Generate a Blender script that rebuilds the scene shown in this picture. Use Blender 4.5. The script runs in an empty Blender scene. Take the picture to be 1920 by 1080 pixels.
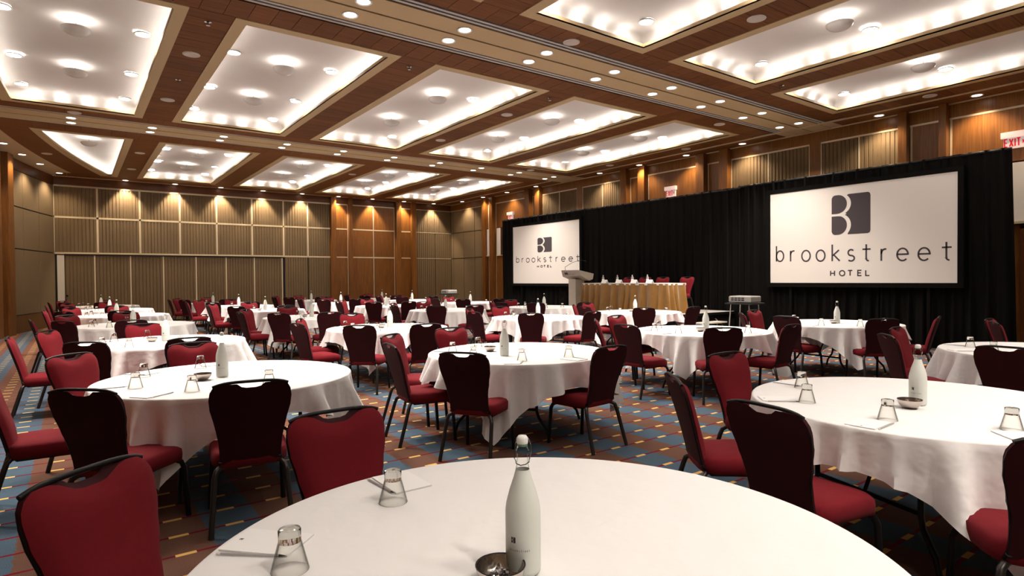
import bpy, math, random
from mathutils import Vector, Matrix
random.seed(7)
sc = bpy.context.scene
COL = sc.collection
PI = math.pi
CAM_H, HC = 1.50, 5.13            # eye height, height of the wood ceiling plane

# ------------------------------------------------------------------ camera
def make_camera():
    yaw, pitch, roll = (math.radians(a) for a in (36.227, -0.911, -0.473))
    w = Vector((math.sin(yaw) * math.cos(pitch), math.cos(yaw) * math.cos(pitch), math.sin(pitch)))
    r0 = Vector((math.cos(yaw), -math.sin(yaw), 0)); u0 = r0.cross(w)
    r = r0 * math.cos(roll) + u0 * math.sin(roll); u = -r0 * math.sin(roll) + u0 * math.cos(roll)
    cd = bpy.data.cameras.new('camera'); cd.sensor_width = 36; cd.lens = 1124.1 / 1920 * 36
    cd.clip_start = 0.05; cd.clip_end = 200
    c = bpy.data.objects.new('camera', cd); COL.objects.link(c)
    m = Matrix(((r.x, u.x, -w.x), (r.y, u.y, -w.y), (r.z, u.z, -w.z))).to_4x4()
    m.translation = Vector((0, 0, CAM_H)); c.matrix_world = m
    sc.camera = c
make_camera()

# ------------------------------------------------------------------ world, exposure
wd = bpy.data.worlds.new('world'); sc.world = wd; wd.use_nodes = True
wd.node_tree.nodes['Background'].inputs[0].default_value = (0.9, 0.85, 0.8, 1)
wd.node_tree.nodes['Background'].inputs[1].default_value = 0.02
sc.view_settings.view_transform = 'Standard'; sc.view_settings.look = 'None'
sc.view_settings.gamma = 1.0; sc.view_settings.use_curve_mapping = False
sc.view_settings.exposure = 0.05
sc.cycles.use_denoising = True
sc.cycles.max_bounces = 7; sc.cycles.diffuse_bounces = 3; sc.cycles.glossy_bounces = 3
sc.cycles.transmission_bounces = 8; sc.cycles.transparent_max_bounces = 8
sc.cycles.sample_clamp_indirect = 4.0
sc.cycles.caustics_reflective = False; sc.cycles.caustics_refractive = False

P_STRIP, P_BOWL, P_LENS, P_SPOT, P_WASH, P_PERI = 150.0, 100.0, 90.0, 270.0, 330.0, 130.0
WARM = (1.0, 0.91, 0.81)
AMBER = (1.0, 0.80, 0.56)

# ------------------------------------------------------------------ materials
def lin(c):
    f = lambda v: v / 12.92 if v <= 0.04045 else ((v + 0.055) / 1.055) ** 2.4
    return tuple(f(v / 255) for v in c) + (1.0,)
MAT = {}
def newmat(name):
    m = bpy.data.materials.new(name); m.use_nodes = True; MAT[name] = m
    nt = m.node_tree; return m, nt, nt.nodes['Principled BSDF']
def plain(name, rgb, rough=0.6, metal=0.0, spec=0.5, trans=0.0, alpha=1.0, emit=0, noise=0.0, nscale=8.0, sheen=0.0, bump=0.0, bscale=200.0, ior=1.45):
    m, nt, b = newmat(name); c = lin(rgb)
    b.inputs['Base Color'].default_value = c; b.inputs['Roughness'].default_value = rough
    b.inputs['Metallic'].default_value = metal; b.inputs['Specular IOR Level'].default_value = spec
    b.inputs['Transmission Weight'].default_value = trans; b.inputs['IOR'].default_value = ior
    b.inputs['Sheen Weight'].default_value = sheen
    tc = nt.nodes.new('ShaderNodeTexCoord')
    if noise:
        n = nt.nodes.new('ShaderNodeTexNoise'); n.inputs['Scale'].default_value = nscale; n.inputs['Detail'].default_value = 4
        nt.links.new(tc.outputs['Object'], n.inputs['Vector'])
        mx = nt.nodes.new('ShaderNodeMix'); mx.data_type = 'RGBA'
        mx.inputs[6].default_value = tuple(v * (1 - noise) for v in c[:3]) + (1,)
        mx.inputs[7].default_value = tuple(min(1, v * (1 + noise)) for v in c[:3]) + (1,)
        nt.links.new(n.outputs[0], mx.inputs[0]); nt.links.new(mx.outputs[2], b.inputs['Base Color'])
    if bump:
        n = nt.nodes.new('ShaderNodeTexNoise'); n.inputs['Scale'].default_value = bscale; n.inputs['Detail'].default_value = 2
        nt.links.new(tc.outputs['Object'], n.inputs['Vector'])
        bp = nt.nodes.new('ShaderNodeBump'); bp.inputs['Strength'].default_value = bump; bp.inputs['Distance'].default_value = 0.003
        nt.links.new(n.outputs[0], bp.inputs['Height']); nt.links.new(bp.outputs[0], b.inputs['Normal'])
    if emit:
        b.inputs['Emission Color'].default_value = lin(rgb); b.inputs['Emission Strength'].default_value = emit
    return m
def emitter(name, rgb, s):
    m, nt, b = newmat(name)
    e = nt.nodes.new('ShaderNodeEmission'); e.inputs[0].default_value = tuple(rgb) + (1,); e.inputs[1].default_value = s
    nt.links.new(e.outputs[0], nt.nodes['Material Output'].inputs[0]); return m
def wood(name, dark, light, axis, rough=0.35, spec=0.4):
    m, nt, b = newmat(name)
    tc = nt.nodes.new('ShaderNodeTexCoord'); oi = nt.nodes.new('ShaderNodeObjectInfo')
    ad = nt.nodes.new('ShaderNodeVectorMath'); ad.operation = 'ADD'
    sc_ = nt.nodes.new('ShaderNodeVectorMath'); sc_.operation = 'SCALE'; sc_.inputs['Scale'].default_value = 37.0
    cb = nt.nodes.new('ShaderNodeCombineXYZ')
    for i in range(3): nt.links.new(oi.outputs['Random'], cb.inputs[i])
    nt.links.new(cb.outputs[0], sc_.inputs[0]); nt.links.new(tc.outputs['Object'], ad.inputs[0]); nt.links.new(sc_.outputs[0], ad.inputs[1])
    mp = nt.nodes.new('ShaderNodeMapping'); s = [34.0, 34.0, 34.0]; s[axis] = 1.6; mp.inputs['Scale'].default_value = s
    nt.links.new(ad.outputs[0], mp.inputs[0])
    n = nt.nodes.new('ShaderNodeTexNoise'); n.inputs['Scale'].default_value = 1.0; n.inputs['Detail'].default_value = 6; n.inputs['Distortion'].default_value = 0.6
    nt.links.new(mp.outputs[0], n.inputs['Vector'])
    r = nt.nodes.new('ShaderNodeValToRGB'); r.color_ramp.elements[0].position = 0.3; r.color_ramp.elements[1].position = 0.72
    r.color_ramp.elements[0].color = lin(dark); r.color_ramp.elements[1].color = lin(light)
    nt.links.new(n.outputs[0], r.inputs[0])
    hv = nt.nodes.new('ShaderNodeHueSaturation'); mr = nt.nodes.new('ShaderNodeMapRange')
    mr.inputs[3].default_value = 0.85; mr.inputs[4].default_value = 1.12
    nt.links.new(oi.outputs['Random'], mr.inputs[0]); nt.links.new(mr.outputs[0], hv.inputs['Value'])
    nt.links.new(r.outputs[0], hv.inputs['Color']); nt.links.new(hv.outputs[0], b.inputs['Base Color'])
    b.inputs['Roughness'].default_value = rough; b.inputs['Specular IOR Level'].default_value = spec; return m
def carpet():
    m, nt, b = newmat('carpet'); N = nt.nodes.new; L = nt.links.new
    g = N('ShaderNodeNewGeometry'); sp = N('ShaderNodeSeparateXYZ'); L(g.outputs['Position'], sp.inputs[0])
    def mt(op, a, bb=None, cc=None):
        n = N('ShaderNodeMath'); n.operation = op
        for i, v in enumerate((a, bb, cc)):
            if v is None: continue
            if isinstance(v, (int, float)): n.inputs[i].default_value = v
            else: L(v, n.inputs[i])
        return n.outputs[0]
    nz = N('ShaderNodeTexNoise'); nz.inputs['Scale'].default_value = 30; nz.inputs['Detail'].default_value = 4; L(g.outputs['Position'], nz.inputs['Vector'])
    wob = mt('MULTIPLY', mt('SUBTRACT', nz.outputs[0], 0.5), 0.06)
    X = mt('ADD', sp.outputs[0], wob); Y = sp.outputs[1]
    u = mt('DIVIDE', mt('SUBTRACT', X, 0.63), 0.6108)
    blue = mt('LESS_THAN', mt('FRACT', u), 0.5)
    v = mt('MULTIPLY', mt('ABSOLUTE', mt('SUBTRACT', mt('FRACT', mt('ADD', mt('DIVIDE', mt('SUBTRACT', Y, 3.71), 0.2862), 0.5)), 0.5)), 0.2862)
    red = mt('LESS_THAN', v, 0.0115)
    w = mt('MULTIPLY', mt('ABSOLUTE', mt('SUBTRACT', mt('FRACT', mt('ADD', mt('DIVIDE', mt('SUBTRACT', sp.outputs[0], 0.48), 0.3054), 0.5)), 0.5)), 0.3054)
    yel = mt('MULTIPLY', mt('LESS_THAN', w, 0.052), mt('LESS_THAN', v, 0.0165))
    n2 = N('ShaderNodeTexNoise'); n2.inputs['Scale'].default_value = 220; n2.inputs['Detail'].default_value = 3; L(g.outputs['Position'], n2.inputs['Vector'])
    n3 = N('ShaderNodeTexNoise'); n3.inputs['Scale'].default_value = 7; n3.inputs['Detail'].default_value = 3; L(g.outputs['Position'], n3.inputs['Vector'])
    def mix(f, a, bb):
        n = N('ShaderNodeMix'); n.data_type = 'RGBA'
        if isinstance(f, (int, float)): n.inputs[0].default_value = f
        else: L(f, n.inputs[0])
        for i, q in ((6, a), (7, bb)):
            if isinstance(q, tuple): n.inputs[i].default_value = q
            else: L(q, n.inputs[i])
        return n.outputs[2]
    def two(a, bb):
        r = N('ShaderNodeMapRange'); r.inputs[1].default_value = 0.35; r.inputs[2].default_value = 0.65; L(n2.outputs[0], r.inputs[0])
        return mix(r.outputs[0], lin(a), lin(bb))
    brown = mix(mt('MULTIPLY', n3.outputs[0], 0.6), two((84, 60, 49), (120, 90, 75)), lin((102, 64, 51)))
    bluec = mix(mt('MULTIPLY', n3.outputs[0], 0.4), two((58, 76, 92), (88, 108, 121)), lin((66, 80, 98)))
    c = mix(blue, brown, bluec); c = mix(red, c, lin((112, 16, 34))); c = mix(yel, c, lin((226, 180, 104)))
    L(c, b.inputs['Base Color']); b.inputs['Roughness'].default_value = 0.95; b.inputs['Specular IOR Level'].default_value = 0.1
    bp = N('ShaderNodeBump'); bp.inputs['Strength'].default_value = 0.4; bp.inputs['Distance'].default_value = 0.004
    L(n2.outputs[0], bp.inputs['Height']); L(bp.outputs[0], b.inputs['Normal'])
carpet()
wood('ceiling_wood', (92, 54, 27), (120, 74, 39), 0, 0.6, 0.15)
wood('wall_wood', (106, 64, 26), (142, 91, 40), 2)
wood('dark_wood', (80, 44, 20), (104, 60, 28), 0)
plain('underlay', (30, 20, 14), 0.9)
plain('cream', (192, 166, 126), 0.55)
plain('cream_pale', (200, 178, 146), 0.5)
plain('vault', (236, 230, 226), 0.8, noise=0.05, nscale=1.5)
plain('slot_black', (14, 14, 16), 0.5)
plain('slot_white', (200, 195, 190), 0.4)
plain('reveal_metal', (232, 214, 182), 0.32, metal=0.25)
plain('fabric_flute', (114, 92, 62), 0.75, noise=0.10, nscale=3.0, sheen=0.2)
plain('fabric_smooth', (122, 102, 74), 0.85, noise=0.05, nscale=3.0)
plain('dark_gap', (18, 14, 12), 0.9)
plain('white_paint', (226, 218, 205), 0.6)
plain('velvet', (20, 19, 19), 0.95, spec=0.02)
MAT['velvet'].node_tree.nodes['Principled BSDF'].inputs['Base Color'].default_value = (.0075,.0070,.0066,1)
plain('screen', (232, 224, 216), 0.8, emit=0.10)  # faint glow put into the surface stands in for the projected light
plain('logo_grey', (70, 62, 66), 0.8)
plain('burgundy', (112, 26, 34), 0.85, spec=0.12, noise=0.10, nscale=60.0, sheen=0.02, bump=0.25, bscale=400)
plain('maroon_back', (52, 8, 15), 0.8, spec=0.25, noise=0.10, nscale=60.0)
plain('black_metal', (30, 29, 30), 0.38, metal=0.6)
plain('worn_metal', (64, 60, 58), 0.35, metal=0.8)
plain('chrome', (190, 188, 186), 0.2, metal=1.0)
plain('linen', (244, 241, 240), 0.9, spec=0.2, noise=0.015, nscale=5.0, bump=0.55, bscale=9.0)
for n_ in MAT['linen'].node_tree.nodes:
    if n_.type == 'BUMP': n_.inputs['Distance'].default_value = 0.02
plain('table_wood', (120, 100, 80), 0.7)
plain('paper', (250, 248, 246), 0.8)
plain('pencil', (176, 172, 172), 0.4)
plain('pencil_tip', (30, 28, 28), 0.6)
plain('eraser', (236, 230, 226), 0.7)
def thin_glass(name, face, edge):
    m, nt, b = newmat(name); N = nt.nodes.new; L = nt.links.new
    lw = N('ShaderNodeLayerWeight'); lw.inputs[0].default_value = 0.5
    pw = N('ShaderNodeMath'); pw.operation = 'POWER'; pw.inputs[1].default_value = 2.2; L(lw.outputs['Facing'], pw.inputs[0])
    mx = N('ShaderNodeMix'); mx.data_type = 'RGBA'; mx.inputs[6].default_value = face+(1,); mx.inputs[7].default_value = edge+(1,)
    L(pw.outputs[0], mx.inputs[0])
    tr = N('ShaderNodeBsdfTransparent'); L(mx.outputs[2], tr.inputs[0])
    gl = N('ShaderNodeBsdfGlossy'); gl.inputs['Roughness'].default_value = 0.03
    lf = N('ShaderNodeLayerWeight'); lf.inputs[0].default_value = 0.12
    fr = N('ShaderNodeMath'); fr.operation = 'MULTIPLY'; fr.inputs[1].default_value = 0.55; L(lf.outputs['Fresnel'], fr.inputs[0])
    ms = N('ShaderNodeMixShader'); L(fr.outputs[0], ms.inputs[0]); L(tr.outputs[0], ms.inputs[1]); L(gl.outputs[0], ms.inputs[2])
    L(ms.outputs[0], nt.nodes['Material Output'].inputs[0])
thin_glass('glass', (.97,.97,.96), (.56,.56,.53))
plain('solid_glass', (244, 246, 242), 0.03, trans=1.0, ior=1.46)
thin_glass('bottle_glass', (.97,.98,.97), (.74,.77,.74))
plain('frost', (242, 245, 238), 0.3, trans=0.06, ior=1.3)
plain('ceramic', (242, 240, 236), 0.25)
plain('rubber_green', (92, 128, 96), 0.6)
plain('bowl_metal', (196, 186, 178), 0.25, metal=1.0, bump=0.5, bscale=90)
plain('foil', (150, 148, 150), 0.2, metal=1.0)
plain('gold_satin', (132, 92, 34), 0.4, spec=0.6, noise=0.3, nscale=6.0, sheen=0.3)
plain('stage_top', (168, 160, 154), 0.8, noise=0.1, nscale=20)
plain('stone_grey', (190, 180, 168), 0.6, noise=0.08, nscale=6)
plain('projector_grey', (150, 146, 142), 0.4)
plain('vent_black', (30, 30, 32), 0.6)
plain('lens_glass', (20, 22, 30), 0.05)
plain('exit_white', (240, 215, 210), 0.5, emit=0.35)
plain('exit_red', (205, 24, 36), 0.5, emit=0.45)
plain('sconce_white', (230, 220, 208), 0.5, emit=0.06)
plain('white_plastic', (215, 205, 195), 0.5)
plain('wire', (150, 150, 148), 0.25, metal=1.0)
plain('baseboard_wood', (110, 74, 36), 0.5)
plain('jug_clear', (235, 235, 238), 0.1, trans=0.6)
emitter('strip_light', (1.0, 0.94, 0.86), P_STRIP)
emitter('bowl_light', (1.0, 0.93, 0.84), P_BOWL)
emitter('lens_light', (1.0, 0.95, 0.88), P_LENS)
emitter('down_light', (1.0, 0.90, 0.78), 9.0)

# ------------------------------------------------------------------ mesh helpers
class MB:
    def __init__(s): s.v = []; s.f = []
    def add(s, vs, fs):
        o = len(s.v); s.v += [tuple(q) for q in vs]; s.f += [tuple(i + o for i in f) for f in fs]; return s
    def box(s, x0, x1, y0, y1, z0, z1):
        return s.add([(x0,y0,z0),(x1,y0,z0),(x1,y1,z0),(x0,y1,z0),(x0,y0,z1),(x1,y0,z1),(x1,y1,z1),(x0,y1,z1)],
                     [(3,2,1,0),(4,5,6,7),(0,1,5,4),(1,2,6,5),(2,3,7,6),(3,0,4,7)])
    def obox(s, c, sx, sy, sz, rz=0):           # box centred at c on its base, turned about z
        ca, sa = math.cos(rz), math.sin(rz)
        vs = []
        for z in (0, sz):
            for a, b in ((-1,-1),(1,-1),(1,1),(-1,1)):
                x, y = a*sx/2, b*sy/2; vs.append((c[0]+x*ca-y*sa, c[1]+x*sa+y*ca, c[2]+z))
        return s.add(vs, [(3,2,1,0),(4,5,6,7),(0,1,5,4),(1,2,6,5),(2,3,7,6),(3,0,4,7)])
    def tube(s, path, r, n=8, cap=True):
        P = [Vector(q) for q in path]; rings = []; up = None
        rr = r if isinstance(r, (list, tuple)) else [r]*len(P)
        for i, q in enumerate(P):
            d = (P[min(i+1,len(P)-1)] - P[max(i-1,0)]).normalized()
            if up is None: up = Vector((0,0,1)) if abs(d.z) < 0.9 else Vector((1,0,0))
            a = d.cross(up).normalized(); b = a.cross(d).normalized(); up = b
            rings.append([q + (a*math.cos(2*PI*k/n) + b*math.sin(2*PI*k/n))*rr[i] for k in range(n)])
        vs = [q for R in rings for q in R]; fs = []
        for i in range(len(P)-1):
            for k in range(n): fs.append((i*n+k, i*n+(k+1)%n, (i+1)*n+(k+1)%n, (i+1)*n+k))
        if cap: fs += [tuple(range(n))[::-1], tuple((len(P)-1)*n+k for k in range(n))]
        return s.add(vs, [f[::-1] for f in fs])
    def lathe(s, prof, n=24, c=(0,0,0)):
        vs = []; fs = []
        for r, z in prof:
            for k in range(n): vs.append((c[0]+r*math.cos(2*PI*k/n), c[1]+r*math.sin(2*PI*k/n), c[2]+z))
        for i in range(len(prof)-1):
            for k in range(n): fs.append((i*n+k, i*n+(k+1)%n, (i+1)*n+(k+1)%n, (i+1)*n+k))
        return s.add(vs, fs)
    def disc(s, c, r, n=20, up=True):
        vs = [(c[0]+r*math.cos(2*PI*k/n), c[1]+r*math.sin(2*PI*k/n), c[2]) for k in range(n)]
        f = tuple(range(n)); return s.add(vs, [f if up else f[::-1]])
    def grid(s, fn, nu, nv, flip=False):
        vs = [fn(i/nu, j/nv) for j in range(nv+1) for i in range(nu+1)]; fs = []
        for j in range(nv):
            for i in range(nu):
                a = j*(nu+1)+i; q = (a, a+1, a+nu+2, a+nu+1); fs.append(q[::-1] if flip else q)
        return s.add(vs, fs)
    def prism(s, poly, z0, z1):
        n = len(poly); vs = [(x,y,z0) for x,y in poly] + [(x,y,z1) for x,y in poly]
        return s.add(vs, [tuple(range(n))[::-1], tuple(range(n,2*n))] + [(i,(i+1)%n,n+(i+1)%n,n+i) for i in range(n)])
    def mesh(s, name, mat, smooth=None):
        m = bpy.data.meshes.new(name); m.from_pydata(s.v, [], s.f); m.materials.append(MAT[mat])
        if smooth is not None:
            m.shade_smooth(); m.set_sharp_from_angle(angle=math.radians(smooth))
        m.update(); return m
    def obj(s, name, mat, parent=None, smooth=None, loc=(0,0,0)):
        return put(name, s.mesh(name, mat, smooth), parent, loc)
def put(name, mesh, parent=None, loc=(0,0,0), rz=0):
    o = bpy.data.objects.new(name, mesh); COL.objects.link(o)
    if parent: o.parent = parent
    o.location = loc; o.rotation_euler = (0,0,rz); return o
def tag(o, label, cat, group=None, kind=None):
    o['label'] = label; o['category'] = cat
    if group: o['group'] = group
    if kind: o['kind'] = kind
    return o
def thing(name, label, cat, loc=(0,0,0), rz=0, group=None, kind=None):
    return tag(put(name, None, None, loc, rz), label, cat, group, kind)
def copy_tree(o, parent=None):
    c = o.copy(); COL.objects.link(c); c.parent = parent
    for ch in CH[o.name] if o.name in CH else ():
        copy_tree(ch, c)
    return c
CH = {}
def register(o):                       # remember the children once, so that copies stay quick
    CH[o.name] = list(o.children)
    for c in o.children: register(c)
PROTO = {}
def instance(key, loc, rz, label, cat, group):
    p = PROTO[key]
    if not p.get('label_used'):
        p['obj']['label'] = label; o = p['obj']; p['label_used'] = True
    else: o = copy_tree(p['obj'])
    o.location = loc; o.rotation_euler = (0,0,rz); tag(o, label, cat, group); return o

def spot(name, loc, power, size, blend=0.6, parent=None, radius=0.06, color=WARM, direction=(0,0,-1)):
    l = bpy.data.lights.new(name, 'SPOT'); l.energy = power; l.spot_size = math.radians(size); l.spot_blend = blend
    l.shadow_soft_size = radius; l.color = color
    o = bpy.data.objects.new(name, l); COL.objects.link(o)
    o.rotation_euler = Vector(direction).to_track_quat('-Z', 'Y').to_euler(); o.location = loc
    if parent: o.parent = parent
    return o

# ------------------------------------------------------------------ room shell
XR, YB, YN = 15.2, 25.8, -4.6          # right wall, back wall, near wall
def wall_x(y): return -2.52 + 0.0125*(y-13)**2      # the left wall bows along a shallow arc
def path_x(y): return -2.09 + 0.0125*(y-13)**2      # line of downlights in front of it
fl = MB().add([(-4,YN-.2,0),(XR+.3,YN-.2,0),(XR+.3,YB+.2,0),(-4,YB+.2,0)], [(0,1,2,3)]).obj('floor', 'carpet')
tag(fl, 'patterned ballroom carpet with blue and brown stripes, red lines and yellow dashes', 'floor', kind='structure')

# ---- ceiling
XC = [(-1.20,1.305), (1.875,4.37), (5.0,7.5), (8.13,10.63), (11.26,13.785)]      # coffer columns
YR = [(-0.05,6.61), (8.94,15.60), (18.02,24.86)]                                  # coffer rows
ce = MB().box(-4, XR+.3, YN-.2, YB+.3, 5.62, 5.75).obj('ceiling', 'underlay')
tag(ce, 'dark wood ballroom ceiling with glowing rectangular coffers', 'ceiling', kind='structure')
def cof_left(c, y):                    # left edge of a coffer; the far left one follows the arc
    if c == 0: return path_x(y) + (1.0 if y > 16 or y < 8 else 0.92) + (0.17*max(0,(y-18)/6.8) if y > 16 else 0)
    return XC[c][0]
under = MB()
def slab(x0,x1,y0,y1): under.box(x0,x1,y0,y1,HC+.014,HC+.03)
for r,(y0,y1) in enumerate(YR):
    for c in range(4): slab(XC[c][1], XC[c+1][0], y0, y1)
    slab(XC[4][1], 14.42, y0, y1)
    n = 12
    for k in range(n):
        a, b = y0+(y1-y0)*k/n, y0+(y1-y0)*(k+1)/n
        under.add([(path_x(a)+.36,a,HC+.014),(cof_left(0,a),a,HC+.014),(cof_left(0,b),b,HC+.014),(path_x(b)+.36,b,HC+.014)], [(3,2,1,0)])
BANDS = [(-2.47,-2.03,-1.80,-1.36,-.93,-.70,-.05), (6.61,7.05,7.28,7.715,8.15,8.38,8.94), (15.60,16.10,16.22,16.70,17.16,17.28,18.02)]
for b in BANDS:
    slab(-2.6,14.42,b[0],b[1]); slab(-2.6,14.42,b[5],b[6])
slab(-2.6,14.42,YN,-2.47); slab(-2.6,XR,YR[2][1],25.62)
under.obj('ceiling_underlay', 'underlay', ce)
# wood planks, 0.3 m wide, one by one where they can be told apart
def plank_mesh(w, d): return MB().box(-w/2,w/2,-d/2,d/2,HC,HC+.016).mesh('plank','ceiling_wood')
pm = plank_mesh(0.57,0.293); pmr = plank_mesh(0.63,0.293); pb = plank_mesh(0.293,0.434); pb2 = plank_mesh(0.293,0.554)
for r in (0,1):
    y0,y1 = YR[r]; n = 22; d = (y1-y0)/n
    for c in range(4):
        if r == 0 and c < 2: continue
        xm = (XC[c][1]+XC[c+1][0])/2
        for k in range(n):
            if r == 0 and k < 8: continue
            o = put('plank', pm, ce, (xm, y0+(k+.5)*d, 0)); o.scale = ((XC[c+1][0]-XC[c][1])/.57, d/.3, 1)
    for k in range(n):
        if r == 0 and k < 8: continue
        o = put('plank', pmr, ce, ((XC[4][1]+14.42)/2, y0+(k+.5)*d, 0)); o.scale.y = d/.3
for k in range(44):
    x = 1.86 + .3*(k-2)
    if x > 14.4: break
    put('plank', pb, ce, (x, 6.83, 0)); put('plank', pb2, ce, (x, 8.66, 0))
far = MB()
def planks(x0,x1,y0,y1,along_y):
    if along_y:
        n = max(1, round((y1-y0)/.3)); d = (y1-y0)/n
        for k in range(n): far.box(x0,x1,y0+k*d+.003,y0+(k+1)*d-.003,HC,HC+.016)
    else:
        n = max(1, round((x1-x0)/.3)); d = (x1-x0)/n
        for k in range(n): far.box(x0+k*d+.003,x0+(k+1)*d-.003,y0,y1,HC,HC+.016)
for c in range(4): planks(XC[c][1], XC[c+1][0], *YR[2], True)
planks(XC[4][1],14.42,*YR[2],True)
for c in (0,1): planks(XC[c][1], XC[c+1][0], *YR[0], True)
for c in (2,3): planks(XC[c][1], XC[c+1][0], YR[0][0], YR[0][0]+8*.3027, True)
planks(XC[4][1],14.42,YR[0][0],YR[0][0]+8*.3027,True)
planks(-2.5,1.10,6.61,7.05,False); planks(-2.5,1.10,8.38,8.94,False)
planks(-2.5,14.42,15.60,16.10,False); planks(-1.9,14.42,17.28,18.02,False)
planks(-2.5,14.42,YN,-2.03,False); planks(-2.5,14.42,-.70,-.05,False); planks(-.4,14.42,24.86,25.60,False)
for r,(y0,y1) in enumerate(YR):
    n = 22
    for k in range(n):
        a, b = y0+(y1-y0)*k/n, y0+(y1-y0)*(k+1)/n - .004
        q = [(path_x(a)+.36,a),(cof_left(0,a),a),(cof_left(0,b),b),(path_x(b)+.36,b)]
        far.prism(q, HC, HC+.012)
o = far.obj('ceiling_planks', 'ceiling_wood', ce); o['kind'] = 'stuff'
# cream bands with slot diffusers
def ceil_strip(name, mat, x0,x1,y0,y1,z0,z1): return MB().box(x0,x1,y0,y1,z0,z1).obj(name, mat, ce)
for i,b in enumerate(BANDS):
    xl = -2.5 if i < 2 else -1.9
    ceil_strip('light_band','cream',xl,XR,b[2],b[3]-.022,HC-.004,HC+.03)
    ceil_strip('light_band','cream',xl,XR,b[3]+.022,b[4],HC-.004,HC+.03)
    ceil_strip('band_groove','slot_black',xl,XR,b[3]-.022,b[3]+.022,HC+.012,HC+.03)
    for a,c in ((b[1],b[2]),(b[4],b[5])):
        n = 5; d = (c-a)/n
        for k in range(n):
            ceil_strip('slot_diffuser', 'slot_black' if k%2 == 0 else 'slot_white', xl,14.42,a+k*d,a+(k+1)*d,HC+(.012 if k%2 == 0 else 0),HC+.03)
# perimeter along the right wall: cream fillets and dark wood strips broken at the bands
for y0,y1 in ((YN,-2.03),(-.70,7.05),(8.38,16.10),(17.28,YB)):
    ceil_strip('perimeter_panel','ceiling_wood',14.52,15.08,y0+.05,y1-.05,HC+.004,HC+.02)
ceil_strip('perimeter_soffit','cream_pale',14.42,XR+.02,YN,YB,HC+.010,HC+.03)
ceil_strip('fillet','cream_pale',14.42,14.50,YN,YB,HC-.015,HC+.012)
ceil_strip('fillet','cream_pale',15.10,15.14,YN,YB,HC-.015,HC+.012)
ceil_strip('fillet','cream_pale',-.5,XR,25.60,25.66,HC-.02,HC+.012)
m = MB(); n = 40
for k in range(n):                       # cream soffit following the left wall
    a, b = YN+(YB-YN)*k/n, YN+(YB-YN)*(k+1)/n
    m.add([(wall_x(a)-.1,a,HC+.004),(path_x(a)+.37,a,HC+.004),(path_x(b)+.37,b,HC+.004),(wall_x(b)-.1,b,HC+.004)], [(3,2,1,0)])
m.obj('curved_soffit','cream_pale',ce)
m = MB().box(-.6,XR+.1,25.66,YB+.05,HC,HC+.03).obj('back_soffit','dark_wood',ce)

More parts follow.
